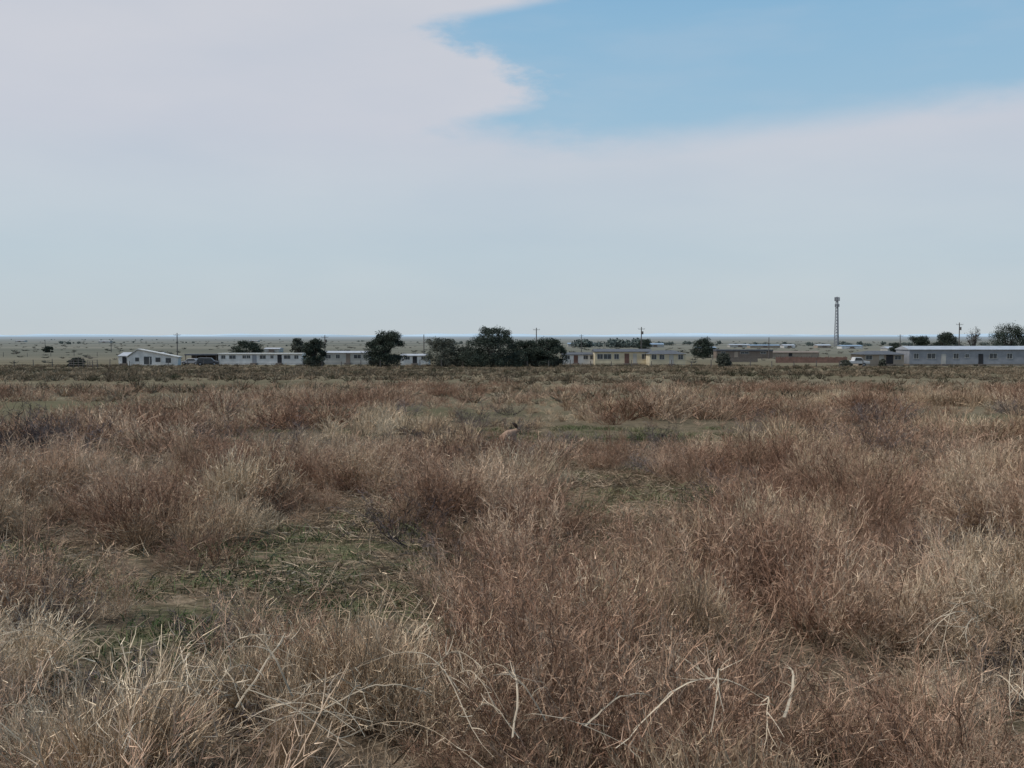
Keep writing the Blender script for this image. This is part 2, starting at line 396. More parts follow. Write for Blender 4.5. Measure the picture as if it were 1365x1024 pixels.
# ------------------------------------------------------------------ building kit
def empty(name, loc, rz=0):
    e = bpy.data.objects.new(name, None); e.location = loc; e.rotation_euler = (0, 0, rz); scene.collection.objects.link(e); return e
def child(name, me, par):
    o = bpy.data.objects.new(name, me); scene.collection.objects.link(o); o.parent = par; return o
def boxes(name, bl, mat, par, bevel=0):
    bm = bmesh.new()
    for (x0, x1, y0, y1, z0, z1) in bl:
        vs = [bm.verts.new(p) for p in [(x0, y0, z0), (x1, y0, z0), (x1, y1, z0), (x0, y1, z0), (x0, y0, z1), (x1, y0, z1), (x1, y1, z1), (x0, y1, z1)]]
        for f in [(0, 3, 2, 1), (4, 5, 6, 7), (0, 1, 5, 4), (1, 2, 6, 5), (2, 3, 7, 6), (3, 0, 4, 7)]: bm.faces.new([vs[i] for i in f])
    me = bpy.data.meshes.new(name); bm.to_mesh(me); bm.free(); me.materials.append(mat)
    o = child(name, me, par)
    if bevel:
        b = o.modifiers.new('bev', 'BEVEL'); b.width = bevel; b.segments = 2
    return o
def prism(name, prof, x0, x1, mat, par):
    n = len(prof); V = [(x0, p[0], p[1]) for p in prof]+[(x1, p[0], p[1]) for p in prof]
    bm = bmesh.new(); vs = [bm.verts.new(v) for v in V]
    bm.faces.new(vs[:n]); bm.faces.new(vs[n:][::-1])
    for i in range(n): j = (i+1) % n; bm.faces.new([vs[i], vs[i+n], vs[j+n], vs[j]])
    bmesh.ops.recalc_face_normals(bm, faces=bm.faces)
    me = bpy.data.meshes.new(name); bm.to_mesh(me); bm.free(); me.materials.append(mat); return child(name, me, par)
M_GLASS = simple('window_glass', (.06, .065, .07), .2, .2, 1, spec=.5)
M_TRIM = simple('trim_white', (.46, .46, .44), .6)
M_DARK = simple('dark_interior', (.035, .035, .038), .9)
M_WOOD = simple('weathered_wood', (.14, .12, .105), .9, .3, 6)
M_WHITE = simple('white_siding', (.60, .60, .585), .7, .16, .8)
M_CREAM = simple('cream_siding', (.55, .48, .34), .7, .14, .8)
M_GREY = simple('grey_siding', (.245, .255, .275), .6, .14, .8)
M_GREYW = simple('offwhite_siding', (.38, .37, .34), .7, .14, .8)
M_TAN = simple('tan_stucco', (.31, .26, .21), .8, .14, .8)
M_BROWN = simple('brown_siding', (.18, .145, .12), .8, .14, .8)
M_RDARK = simple('dark_shingles', (.085, .09, .10), .9, .2, 2)
M_RMETAL = simple('metal_roof', (.33, .345, .37), .5, .14, .8)
M_RBLUE = simple('blue_metal_roof', (.20, .26, .33), .5, .1, 1)
M_RED = simple('red_brown_paint', (.20, .115, .09), .8, .25, 1)
M_MAROON = simple('maroon_door', (.14, .08, .065), .8, .2, 2)
M_STEEL = simple('galvanised_steel', (.20, .21, .23), .5, .1, 4)
M_RUB = simple('tyre_rubber', (.025, .025, .025), .9)

def building(name, px0, px1, ytop, ybase, wall, roof, wins, doors=(), depth=4.6, roofh=.35, d=None, rz=0.0, flat=False, skirt=None, hip=False, eave=.25):
    d = d or dist_for_row(ybase, (px0+px1)/2)
    x0 = ray(px0, ybase, d)[0]; x1 = ray(px1, ybase, d)[0]
    zb = float(zt((x0+x1)/2, d))-.05; ztop = ray(px0, ytop, d)[2]
    L = (x1-x0); H = max(1.8, ztop-zb); hw = H-roofh
    e = empty(name, ((x0+x1)/2, d, zb), rz)
    a, bb = -L/2, L/2
    sk = .45
    boxes('walls', [(a, bb, 0, depth, sk, hw)], wall, e)
    boxes('skirting', [(a+.04, bb-.04, .04, depth-.04, 0, sk-.003)], skirt or wall, e)
    o = eave
    if flat:
        boxes('roof', [(a-.1, bb+.1, -o, depth+o, hw+.003, hw+roofh)], roof, e, .04)
    elif hip:
        bm = bmesh.new(); i = min(L*.25, depth*.5)
        pts = [(a-o, -o, hw), (bb+o, -o, hw), (bb+o, depth+o, hw), (a-o, depth+o, hw), (a+i, depth/2, hw+roofh), (bb-i, depth/2, hw+roofh)]
        vs = [bm.verts.new((p[0], p[1], p[2]+.003)) for p in pts]
        for f in [(0, 1, 5, 4), (1, 2, 5), (2, 3, 4, 5), (3, 0, 4), (3, 2, 1, 0)]: bm.faces.new([vs[q] for q in f])
        me = bpy.data.meshes.new('roof'); bm.to_mesh(me); bm.free(); me.materials.append(roof); child('roof', me, e)
    else:
        prism('roof', [(-o, hw+.003), (-o, hw+.09), (depth/2, hw+roofh), (depth+o, hw+.09), (depth+o, hw+.003)], a-.15, bb+.15, roof, e)
    fr = []; gl = []
    for (u, w, z0, h) in wins:
        cx = a+u*L; z = sk+z0; h = min(h, hw-.15-z)
        gl.append((cx-w/2, cx+w/2, -.012, .05, z, z+h))
        t = .07
        fr += [(cx-w/2-t, cx-w/2-.002, -.05, .02, z-t, z+h+t), (cx+w/2+.002, cx+w/2+t, -.05, .02, z-t, z+h+t), (cx-w/2, cx+w/2, -.048, .02, z+h+.002, z+h+t), (cx-w/2, cx+w/2, -.048, .02, z-t, z-.002), (cx-.025, cx+.025, -.04, -.014, z, z+h)]
    if gl:
        boxes('windows', gl, M_GLASS, e); boxes('window_frames', fr, M_TRIM, e)
    for i, (u, w, dm) in enumerate(doors):
        cx = a+u*L
        boxes(f'door_{i+1}', [(cx-w/2, cx+w/2, -.06, .03, sk+.02, min(hw-.1, sk+2.02))], dm, e)
        boxes(f'steps_{i+1}', [(cx-w/2-.2, cx+w/2+.2, -.9-.3*k, -.07 if k == 0 else -.9-.3*(k-1)-.003, 0, sk-.15*k) for k in range(2)], M_WOOD, e)
    return e, L, hw, d

W = lambda us, w=1.0, z=.95, h=.9: [(u, w, z, h) for u in us]
e, L, hw, dA = building('white_house', 158, 212, 470, 487, M_WHITE, M_RMETAL, W([.3, .55, .85], .9, .8, .8), [(.15, .9, M_DARK)], depth=7, roofh=.8)
def gable_front(par, x0, x1, y0, y1, hw_, hr, wall, roof, skew=.5):
    xm = x0+(x1-x0)*skew
    pts = [(x0, 0), (x1, 0), (x1, hw_), (xm, hr), (x0, hw_)]
    b_ = bmesh.new(); A = [b_.verts.new((p[0], y0, p[1])) for p in pts]; B = [b_.verts.new((p[0], y1, p[1])) for p in pts]
    b_.faces.new(A); b_.faces.new(B[::-1])
    for i in range(5): j = (i+1) % 5; b_.faces.new([A[j], A[i], B[i], B[j]])
    bmesh.ops.recalc_face_normals(b_, faces=b_.faces)
    me_ = bpy.data.meshes.new('gable_wing'); b_.to_mesh(me_); b_.free(); me_.materials.append(wall); child('gable_wing', me_, par)
    for nm, (p, q) in {'gable_roof_a': ((x0-.3, hw_-.08), (xm, hr+.02)), 'gable_roof_b': ((xm, hr+.02), (x1+.3, hw_-.08))}.items():
        b_ = bmesh.new(); c = [(p[0], p[1]+.01), (q[0], q[1]+.01), (q[0], q[1]+.16), (p[0], p[1]+.16)]
        A = [b_.verts.new((s_[0], y0-.35, s_[1])) for s_ in c]; B = [b_.verts.new((s_[0], y1, s_[1])) for s_ in c]
        b_.faces.new(A); b_.faces.new(B[::-1])
        for i in range(4): j = (i+1) % 4; b_.faces.new([A[j], A[i], B[i], B[j]])
        bmesh.ops.recalc_face_normals(b_, faces=b_.faces)
        me_ = bpy.data.meshes.new(nm); b_.to_mesh(me_); b_.free(); me_.materials.append(roof); child(nm, me_, par)
gable_front(e, -1.5, L/2+4.6, -2.2, -.02, 1.8, 3.35, M_WHITE, M_TRIM, .2)
boxes('wing_openings', [(0, .9, -2.22, -2.1, .9, 1.7), (1.8, 3.4, -2.22, -2.1, .3, 1.9), (4.2, 5.4, -2.22, -2.1, .8, 1.7), (6.3, 7.4, -2.22, -2.1, .6, 1.6)], M_GLASS, e)
boxes('porch_posts', [(x_, x_+.12, -3.4, -3.28, 0, 1.75) for x_ in (1.2, 3.3, 5.6, 7.9)], M_TRIM, e)
e, L, hw, _ = building('carport', 247, 289, 472, 486.5, M_WOOD, M_RDARK, [], [], depth=5, roofh=.3, flat=True)
for ch in list(e.children):
    if ch.name.startswith(('walls', 'skirting')): bpy.data.objects.remove(ch)
boxes('posts', [(x_, x_+.15, y_, y_+.15, 0, hw) for x_ in (-L/2, -L/6, L/6, L/2-.15) for y_ in (0, 4.6)], M_WOOD, e)
boxes('back_wall', [(-L/2+.2, L/2-.2, 4.4, 4.55, 0, hw-.01)], M_WOOD, e)
building('mobile_home', 291, 403, 471, 486.5, M_WHITE, M_TRIM, [(.06, .8, .9, .7), (.17, 1.3, .9, .7), (.31, .7, 1.0, .6), (.36, .7, 1.0, .6), (.53, 1.2, .9, .7), (.64, .6, 1.0, .6), (.82, 1.3, .9, .7), (.93, .8, .9, .7)], [(.43, .9, M_GREY), (.73, .9, M_DARK)], roofh=.25, flat=True)
building('mobile_home', 430, 492, 468, 486, M_GREYW, M_RMETAL, [(.12, 1.1, .9, .8), (.33, .8, .9, .8), (.75, 1.5, .9, .8), (.92, .7, .9, .8)], [(.55, .9, M_BROWN)], roofh=.45)
building('mobile_home', 534, 572, 472, 487, M_WHITE, M_RMETAL, W([.25, .8], .8, .8, .7), [(.5, .9, M_DARK)], roofh=.4)
building('mobile_home', 750, 794, 470, 486.5, M_WHITE, M_RDARK, W([.15, .7, .9], .9, .8, .8), [(.4, .9, M_MAROON)], roofh=.5)
building('mobile_home', 793, 869, 465.5, 487, M_CREAM, M_RDARK, [(.09, 1.1, .9, 1), (.22, 1.5, .9, 1), (.38, .9, .9, 1), (.87, 1.1, .9, 1)], [(.56, .95, M_MAROON), (.70, .8, M_GREYW)], roofh=.6, depth=8)
building('beige_house', 866, 914, 467.5, 487, M_CREAM, M_RDARK, W([.12, .34, .86], .9, .9, .9), [(.6, .9, M_GREYW)], roofh=.7, depth=9, d=dA-8, hip=True)
building('brown_house', 955, 1030, 466, 478, M_BROWN, M_RDARK, [(.12, 1.2, .9, .9), (.5, 2.2, .9, .9), (.83, 1.4, .9, .9)], [(.35, 1, M_TAN)], roofh=.5, flat=True)
building('brown_house', 1028, 1092, 468, 477, M_TAN, M_BROWN, [(.2, 1.6, .9, .8), (.62, 1, .9, .8), (.88, 1.2, .9, .8)], [(.4, 1, M_DARK)], roofh=.5)
building('tan_house', 1150, 1205, 468, 488, M_TAN, M_RDARK, W([.15, .85], 1.2, .9, .8), [(.45, .9, M_GREYW), (.65, 1.4, M_DARK)], roofh=.7, depth=8, hip=True, eave=.5)
building('mobile_home', 1212, 1395, 461.5, 488, M_GREY, M_RMETAL, [(.05, .9, 1.1, 1), (.16, 1.6, 1.1, 1), (.34, 1, 1.1, 1), (.42, .7, 1.3, .7), (.61, 1.5, 1.1, 1), (.73, 1, 1.1, 1)], [(.25, .95, M_GREYW), (.52, .95, M_DARK)], roofh=.75, depth=8, skirt=M_TAN)
for (a_, b_, t_, bs_, wl, rf) in [(757, 800, 457, 462, M_GREYW, M_RBLUE), (862, 885, 457.5, 463, M_GREYW, M_RBLUE), (973, 1000, 459, 463, M_GREYW, M_RMETAL), (1000, 1040, 460, 464, M_TAN, M_RBLUE), (1045, 1060, 459, 464, M_WHITE, M_RMETAL), (1090, 1108, 459, 464, M_TAN, M_RMETAL), (1122, 1150, 460, 465, M_WHITE, M_RBLUE), (1183, 1205, 462, 470, M_GREYW, M_RMETAL), (352, 372, 465, 470, M_GREYW, M_RMETAL), (20, 32, 454.5, 456, M_GREYW, M_RMETAL), (131, 146, 455, 457, M_GREYW, M_RMETAL), (330, 344, 454.5, 456, M_GREYW, M_RMETAL), (930, 955, 463, 468, M_TAN, M_RBLUE)]:
    d_ = dist_for_row(bs_, (a_+b_)/2)
    building('farm_shed', a_, b_, t_, bs_, wl, rf, [(.3, 2, .9, 1), (.7, 2, .9, 1)], [(.5, 2, M_BROWN)], depth=8, roofh=(bs_-t_)/1500*d_*.35, d=d_)

# ------------------------------------------------------------------ poles and tower
def tube(bm, p, q, r0, r1, seg=6):
    p = Vector(p); q = Vector(q); dv = (q-p).normalized()
    a = dv.orthogonal().normalized(); c = dv.cross(a)
    R0 = [bm.verts.new(p+(a*math.cos(t)+c*math.sin(t))*r0) for t in [i*2*math.pi/seg for i in range(seg)]]
    R1 = [bm.verts.new(q+(a*math.cos(t)+c*math.sin(t))*r1) for t in [i*2*math.pi/seg for i in range(seg)]]
    for i in range(seg): j = (i+1) % seg; bm.faces.new([R0[i], R0[j], R1[j], R1[i]])
    bm.faces.new(R1); bm.faces.new(R0[::-1])
def obj_bm(name, bm, mat, loc=(0, 0, 0), par=None):
    me = bpy.data.meshes.new(name); bm.to_mesh(me); bm.free(); me.materials.append(mat)
    o = bpy.data.objects.new(name, me); o.location = loc; scene.collection.objects.link(o)
    if par: o.parent = par
    return o
M_POLE = simple('pole_wood', (.11, .10, .095), .9, .2, 3)
for px, yt, d in [(236, 444, 262), (433, 447, 262), (565, 446, 300), (715, 437, 265), (775, 446, 420), (855, 436, 262), (1025, 450, 300), (1279, 430, 250), (500, 452, 420), (1200, 446, 330), (655, 446, 420), (943, 448, 380), (148, 453, 420), (60, 453, 500)]:
    x, y, z = ray(px, yt, d); zb = float(zt(x, y)); h = z-zb
    bm = bmesh.new(); tube(bm, (0, 0, -.2), (0, 0, h), .15, .10, 8)
    if px not in (565, 60, 148, 1025):
        w_ = .75
        tube(bm, (-w_, -.12, h-.5), (w_, -.12, h-.5), .05, .05, 4)
        for q in (-w_, -.35, .35, w_): tube(bm, (q, -.12, h-.45), (q, -.12, h-.25), .045, .03, 5)
    if px in (433, 855, 1279): tube(bm, (.28, 0, h-1.7), (.28, 0, h-1.0), .2, .2, 8)
    obj_bm('utility_pole', bm, M_POLE, (x, y, zb))
d = 640; x, y, z = ray(1116, 396, d); zb = float(zt(x, y)); H = z-zb
bm = bmesh.new(); ns = 16
def leg(i, t):
    w = 1.5*(1-t)+.62*t; return (w*math.cos(i*2.0944+.5), w*math.sin(i*2.0944+.5), t*H)
for i in range(3):
    for s_ in range(ns):
        a_, b_ = s_/ns, (s_+1)/ns
        tube(bm, leg(i, a_), leg(i, b_), .2, .2, 5); tube(bm, leg(i, a_), leg((i+1) % 3, b_), .1, .1, 4); tube(bm, leg((i+1) % 3, a_), leg(i, b_), .1, .1, 4); tube(bm, leg(i, b_), leg((i+1) % 3, b_), .1, .1, 4)
tower = empty('cell_tower', (x, y, zb)); obj_bm('lattice_mast', bm, M_STEEL, par=tower)
bl = []
for k in range(9):
    a_ = k*2*math.pi/9; cx, cy = 1.35*math.cos(a_), 1.35*math.sin(a_); bl.append((cx-.16, cx+.16, cy-.12, cy+.12, H-2.3, H-.1))
for k in range(6):
    a_ = k*2*math.pi/6; cx, cy = 1.15*math.cos(a_), 1.15*math.sin(a_); bl.append((cx-.16, cx+.16, cy-.12, cy+.12, H-5.6, H-4.0))
boxes('panel_antennas', bl, simple('antenna_grey', (.30, .31, .33), .5), tower)
bm = bmesh.new()
for zz in (H-.9, H-1.6, H-4.8):
    for k in range(9): tube(bm, (1.3*math.cos(k*.698), 1.3*math.sin(k*.698), zz), (1.3*math.cos((k+1)*.698), 1.3*math.sin((k+1)*.698), zz), .06, .06, 4)
obj_bm('antenna_rings', bm, M_STEEL, par=tower)

# ------------------------------------------------------------------ fences
def fence(name, pxs, rows, step, h, wires=3, rail=False):
    pts = []
    for i in range(len(pxs)-1):
        d0 = dist_for_row(rows[i], pxs[i]); d1 = dist_for_row(rows[i+1], pxs[i+1])
        p = Vector((ray(pxs[i], rows[i], d0)[0], d0)); q = Vector((ray(pxs[i+1], rows[i+1], d1)[0], d1))
        n = max(1, int((q-p).length/step))
        for k in range(n): pts.append(p.lerp(q, k/n))
    pts.append(q); bm = bmesh.new(); P = []
    for p in pts:
        z = float(zt(p.x, p.y)); hh = h*random.uniform(.8, 1.2); P.append(Vector((p.x, p.y, z)))
        tube(bm, (p.x, p.y, z-.1), (p.x+random.uniform(-.06, .06), p.y, z+hh), .09, .07, 6)
    for a_, b_ in zip(P, P[1:]):
        for w_ in range(wires):
            zz = h*(.35+.28*w_); tube(bm, a_+Vector((0, 0, zz)), b_+Vector((0, 0, zz)), .05 if rail else .012, .05 if rail else .012, 4)
    obj_bm(name, bm, M_POLE)
fence('wire_fence', [-60, 120, 250, 292], [490, 489, 488.5, 488], 3.2, 1.35)
fence('wire_fence', [404, 560, 760, 1000, 1150], [489, 489.5, 489.5, 489, 490], 3.6, 1.2)
fence('corral_fence', [92, 130], [490, 490.5], 1.6, 1.5, 4, True)
fence('wire_fence', [-60, 160], [476, 475], 6.0, 1.3)
fence('wire_fence', [950, 1150, 1205], [480, 481, 482], 4.0, 1.2)
def board_fence(name, pxa, pxb, yb, h, mat):
    d = dist_for_row(yb, (pxa+pxb)/2); x0 = ray(pxa, yb, d)[0]; x1 = ray(pxb, yb, d)[0]; z = float(zt((x0+x1)/2, d))
    e = empty(name, ((x0+x1)/2, d, z)); L = x1-x0; bl = []; x = -L/2
    while x < L/2: bl.append((x, x+.28, 0, .03, .05, h*random.uniform(.9, 1.08))); x += .3
    boxes('boards', bl, mat, e); boxes('rails', [(-L/2, L/2, .033, .09, h*.25, h*.25+.1), (-L/2, L/2, .033, .09, h*.75, h*.75+.1)], M_WOOD, e)
board_fence('red_board_fence', 1034, 1128, 484, 1.35, M_RED)
board_fence('board_fence', 955, 1010, 483, 1.2, M_WOOD)

# ------------------------------------------------------------------ vehicles
def car(name, px, yb, kind, paint, rz, doff=0, d=None):
    d = d or dist_for_row(yb, px)+doff; x = ray(px, yb, d)[0]; z = float(zt(x, d))
    e = empty(name, (x, d, z), rz)
    if kind == 'suv': body = [(-2.2, .4), (2.2, .4), (2.25, .85), (1.3, 1.02), (.75, 1.6), (-1.75, 1.65), (-2.15, 1.05)]; glass = [(.98, 1.08), (.62, 1.52), (-1.65, 1.56), (-1.95, 1.08)]
    elif kind == 'pickup': body = [(-2.6, .5), (2.6, .5), (2.65, .95), (1.45, 1.1), (.95, 1.75), (-.35, 1.78), (-.55, 1.12), (-2.62, 1.08)]; glass = [(1.2, 1.15), (.85, 1.66), (-.28, 1.68), (-.42, 1.15)]
    else: body = [(-2.2, .35), (2.2, .35), (2.22, .75), (1.2, .9), (.5, 1.38), (-1.0, 1.4), (-1.6, .95), (-2.2, .9)]; glass = [(.95, .93), (.42, 1.31), (-.92, 1.33), (-1.35, .95)]
    def ext(nm, prof, y0, y1, mat, bev):
        b_ = bmesh.new(); A = [b_.verts.new((p[0], y0, p[1])) for p in prof]; B = [b_.verts.new((p[0], y1, p[1])) for p in prof]; n = len(prof)
        b_.faces.new(A); b_.faces.new(B[::-1])
        for i in range(n): j = (i+1) % n; b_.faces.new([A[j], A[i], B[i], B[j]])
        bmesh.ops.recalc_face_normals(b_, faces=b_.faces)
        o = obj_bm(nm, b_, mat, par=e)
        if bev: m_ = o.modifiers.new('b', 'BEVEL'); m_.width = bev; m_.segments = 3
    ext('body', body, -.88, .88, paint, .09); ext('side_windows', glass, -.89, .89, M_GLASS, 0)
    bm = bmesh.new()
    for wx in (-1.4, 1.4):
        for s_ in (-1, 1): tube(bm, (wx, s_*.7, .36), (wx, s_*.93, .36), .36, .36, 18)
    obj_bm('wheels', bm, M_RUB, par=e)
    bm = bmesh.new()
    for wx in (-1.4, 1.4):
        for s_ in (-1, 1): tube(bm, (wx, s_*.92, .36), (wx, s_*.945, .36), .2, .18, 12)
    obj_bm('hubcaps', bm, M_STEEL, par=e)
P_DK = simple('car_paint_dark', (.05, .055, .065), .35, .05, spec=.4)
P_WH = simple('car_paint_white', (.45, .45, .45), .4, .05, spec=.4); P_SL = simple('car_paint_silver', (.25, .26, .28), .4, .05, spec=.4)
car('parked_suv', 277, 487.5, 'suv', P_DK, .15)
car('parked_car', 256, 487, 'sedan', P_SL, 2.9, 2)
car('parked_pickup', 1140, 488.5, 'pickup', P_WH, .1)

# ------------------------------------------------------------------ trees
def leaf_mat(name, c0, c1):
    m, nt, b = newmat(name)
    at = N(nt, 'ShaderNodeAttribute'); at.attribute_name = 'rnd'
    nt.links.new(ramp(nt, [(0, c0), (1, c1)], at.outputs['Fac']), b.inputs['Base Color']); return m
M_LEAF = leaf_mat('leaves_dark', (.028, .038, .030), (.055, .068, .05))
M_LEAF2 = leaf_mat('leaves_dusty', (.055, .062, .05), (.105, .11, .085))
M_BARK = simple('bark', (.07, .062, .055), .95, .3, 4)
def tree(name, px0, px1, yt, yb, dens=1.0, mat=None, d=None, crown0=.0, leaf=.28, bare=False, nclump=None, wide=1.12):
    d = d or dist_for_row(yb, (px0+px1)/2); x0 = ray(px0, yb, d)[0]; x1 = ray(px1, yb, d)[0]
    x = (x0+x1)/2; zb = float(zt(x, d)); H = ray(px0, yt, d)[2]-zb; R = (x1-x0)/2*wide
    e = empty(name, (x, d, zb)); bm = bmesh.new()
    th = H*.22; tr = max(.12, H*.03)
    tube(bm, (0, 0, -.15), (R*.04, 0, th*.6), tr*1.3, tr, 9); tube(bm, (R*.04, 0, th*.6), (0, R*.03, th), tr, tr*.85, 9)
    ends = []
    for i in range(9):
        a = i*2.4+random.uniform(-.4, .4); rr = R*random.uniform(.3, .8); hz = H*random.uniform(.5, .88)
        if i < 3: rr *= .5; hz = H*random.uniform(.8, .9)
        p0 = Vector((0, 0, th*random.uniform(.6, 1))); p1 = Vector((rr*.45*math.cos(a), rr*.45*math.sin(a), (th+hz)*.5)); p2 = Vector((rr*math.cos(a), rr*math.sin(a), hz))
        tube(bm, p0, p1, tr*.55, tr*.35, 6); tube(bm, p1, p2, tr*.35, tr*.12, 5); ends.append(p2)
        for k in range(5 if bare else 3):
            q = p1.lerp(p2, random.uniform(.1, .9)); r_ = Vector((random.gauss(0, 1), random.gauss(0, 1), random.uniform(0, 1.0))).normalized()*R*random.uniform(.25, .42)
            r_.z = min(r_.z, H*.95-q.z)
            tube(bm, q, q+r_, tr*.18, tr*.06, 4); ends.append(q+r_)
            if bare:
                for _ in range(4):
                    q2 = q+r_*random.uniform(.4, 1); tube(bm, q2, q2+Vector((random.gauss(0, .6), random.gauss(0, .6), random.uniform(.3, 1))).normalized()*R*.3, .03, .02, 4)
    obj_bm('trunk_and_limbs', bm, M_BARK, par=e)
    nc = nclump or int(64*max(1, R/3.5)); C = []
    for i in range(nc):
        for _ in range(30):
            v = rng.normal(size=3); v /= np.linalg.norm(v); v *= rng.uniform(.25, 1)**.5
            zz = crown0+(1-crown0)*(v[2]*.5+.5)
            cx = v[0]*R*.95; cy = v[1]*R*.95
            if v[2] < 0 and crown0 < .1: k_ = 1+.5*(-v[2]); cx *= k_; cy *= k_
            if mn.noise(Vector((cx*.5+d, cy*.5+x, zz*3))) > -.18: break
        C.append((cx, cy, zz*H*(.84+.18*mn.noise(Vector((cx*.6+x, cy*.6, 2))))))
    if crown0 < .1:
        for i in range(nc//4):
            a = rng.uniform(0, 6.28); C.append((R*.8*math.cos(a)*rng.random()**.5, R*.8*math.sin(a), H*rng.uniform(.03, .25)))
    for e_ in ends[:24]: C.append((e_.x*.95, e_.y*.95, min(e_.z, H*.86)))
    C = np.array(C); cr = rng.uniform(.15, .28, len(C))*min(R, H*.55)
    n = int(dens*110*len(C)); ci = rng.integers(0, len(C), n)
    g_ = rng.normal(size=(n, 3)); g_ *= (np.abs(rng.normal(size=(n, 1)))*.35+.55)/np.linalg.norm(g_, axis=1, keepdims=True)
    P = C[ci]+g_*cr[ci][:, None]*np.array([1.15, 1.15, .8]); P[:, 2] = np.maximum(P[:, 2], .05)
    a = rng.normal(size=(n, 3)); a /= np.linalg.norm(a, axis=1, keepdims=True); b = np.cross(a, rng.normal(size=(n, 3))); b /= np.linalg.norm(b, axis=1, keepdims=True)
    sz = leaf*rng.uniform(.5, 1.1, n)[:, None]*.5
    V = np.stack([P-a*sz, P-b*sz*.6, P+a*sz, P+b*sz*.6], 1).reshape(-1, 3); Q = np.arange(n*4).reshape(-1, 4)
    shade = rng.random(len(C))[ci]*.7+rng.random(n)*.3
    child('foliage', mesh_np('foliage', V, Q, {'rnd': np.repeat(shade, 4)}, mat or M_LEAF), e)
tree('elm_tree', 312, 351, 453, 484, crown0=.3, d=262)
tree('elm_tree', 388, 408, 448, 487, .8, M_LEAF2, d=248, crown0=.2)
tree('elm_tree', 404, 433, 448, 488.5, 1.3)
tree('elm_tree', 493, 536, 438, 489, 2.0)
tree('elm_tree', 567, 613, 448, 489, 1.0, M_LEAF2)
tree('elm_tree', 622, 692, 433, 489.5, 1.6)
tree('elm_tree', 676, 726, 452, 489, 1.5)
tree('elm_tree', 706, 754, 448, 489, 1.6)
tree('elm_tree', 602, 640, 461, 489, 1.0, M_LEAF2)
tree('elm_tree', 924, 951, 449, 477, 1.3)
tree('elm_tree', 1212, 1240, 445, 480, 1.2, d=270)
tree('elm_tree', 1243, 1278, 440, 482, 1.3, d=268)
tree('elm_tree', 1320, 1368, 428, 482, .9, d=270, crown0=.3)
tree('bare_tree', 1284, 1310, 433, 482, .05, M_LEAF2, d=272, bare=True)
tree('elm_tree', 1380, 1420, 436, 482, .7, d=275)
tree('elm_tree', 1185, 1203, 456, 474, .8)
tree('elm_tree', 850, 868, 452, 466, .9)
tree('juniper_shrub', 57, 71, 462, 470, 1.2, crown0=0, leaf=.5, nclump=14)
tree('juniper_shrub', 92, 112, 476, 489, .8, crown0=0)
tree('juniper_shrub', 955, 972, 470, 489, .7, M_LEAF2, crown0=0)
tree('juniper_shrub', 1172, 1180, 478, 489.5, .8, M_LEAF2, crown0=0)
tree('juniper_shrub', 1120, 1134, 480, 489, .8, M_LEAF2, crown0=0)
VV = []; RR = []
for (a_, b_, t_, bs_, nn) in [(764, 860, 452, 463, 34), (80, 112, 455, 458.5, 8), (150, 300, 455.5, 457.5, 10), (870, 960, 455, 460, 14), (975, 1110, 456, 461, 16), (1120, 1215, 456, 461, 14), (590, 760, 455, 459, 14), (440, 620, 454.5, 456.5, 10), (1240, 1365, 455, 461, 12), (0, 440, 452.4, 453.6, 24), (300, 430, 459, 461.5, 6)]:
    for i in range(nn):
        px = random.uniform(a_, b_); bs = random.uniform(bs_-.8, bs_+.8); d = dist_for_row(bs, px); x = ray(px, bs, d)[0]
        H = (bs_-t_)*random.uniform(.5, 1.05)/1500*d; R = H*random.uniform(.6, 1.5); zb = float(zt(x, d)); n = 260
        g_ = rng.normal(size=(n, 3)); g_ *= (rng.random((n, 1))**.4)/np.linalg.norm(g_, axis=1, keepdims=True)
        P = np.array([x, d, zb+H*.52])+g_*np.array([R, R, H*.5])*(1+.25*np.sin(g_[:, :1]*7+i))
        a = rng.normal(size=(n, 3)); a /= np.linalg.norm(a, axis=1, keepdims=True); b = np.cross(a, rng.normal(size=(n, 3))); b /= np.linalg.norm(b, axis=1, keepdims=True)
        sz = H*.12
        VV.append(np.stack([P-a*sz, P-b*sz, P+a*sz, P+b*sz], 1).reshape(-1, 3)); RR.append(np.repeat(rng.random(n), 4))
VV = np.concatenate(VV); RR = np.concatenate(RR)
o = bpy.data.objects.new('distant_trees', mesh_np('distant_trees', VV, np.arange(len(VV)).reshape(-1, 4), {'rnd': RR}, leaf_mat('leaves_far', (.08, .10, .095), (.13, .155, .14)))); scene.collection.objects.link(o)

# ------------------------------------------------------------------ jackrabbit
dR = dist_for_row(592, 678); xR = ray(678, 590, dR)[0]; zR = float(zt(xR, dR))
M_FUR = simple('rabbit_fur', (.29, .195, .14), .95, .3, 25)
M_FURD = simple('rabbit_dark_fur', (.05, .035, .03), .95, .2, 25)
rab = empty('jackrabbit', (xR, dR-.1, zR), 0.25); rab.scale = (.92,)*3
def skin(name, pts, edges, rad, mat, par):
    me = bpy.data.meshes.new(name); me.from_pydata(pts, edges, []); me.materials.append(mat)
    o = child(name, me, par); sm = o.modifiers.new('skin', 'SKIN')
    for i, r in enumerate(rad): me.skin_vertices[0].data[i].radius = (r, r)
    me.skin_vertices[0].data[0].use_root = True
    ss_ = o.modifiers.new('sub', 'SUBSURF'); ss_.levels = 2; ss_.render_levels = 2
pts = [(-.12, 0, .15), (-.02, 0, .19), (.09, 0, .21), (.15, 0, .27), (.20, 0, .31), (.26, 0, .30),
       (-.10, .08, .10), (-.02, .10, .07), (-.12, .10, .03), (.02, .10, .015), (-.10, -.08, .10), (-.02, -.10, .07), (-.12, -.10, .03), (.02, -.10, .015),
       (.11, .05, .12), (.13, .05, .02), (.11, -.05, .12), (.13, -.05, .02), (-.19, 0, .12)]
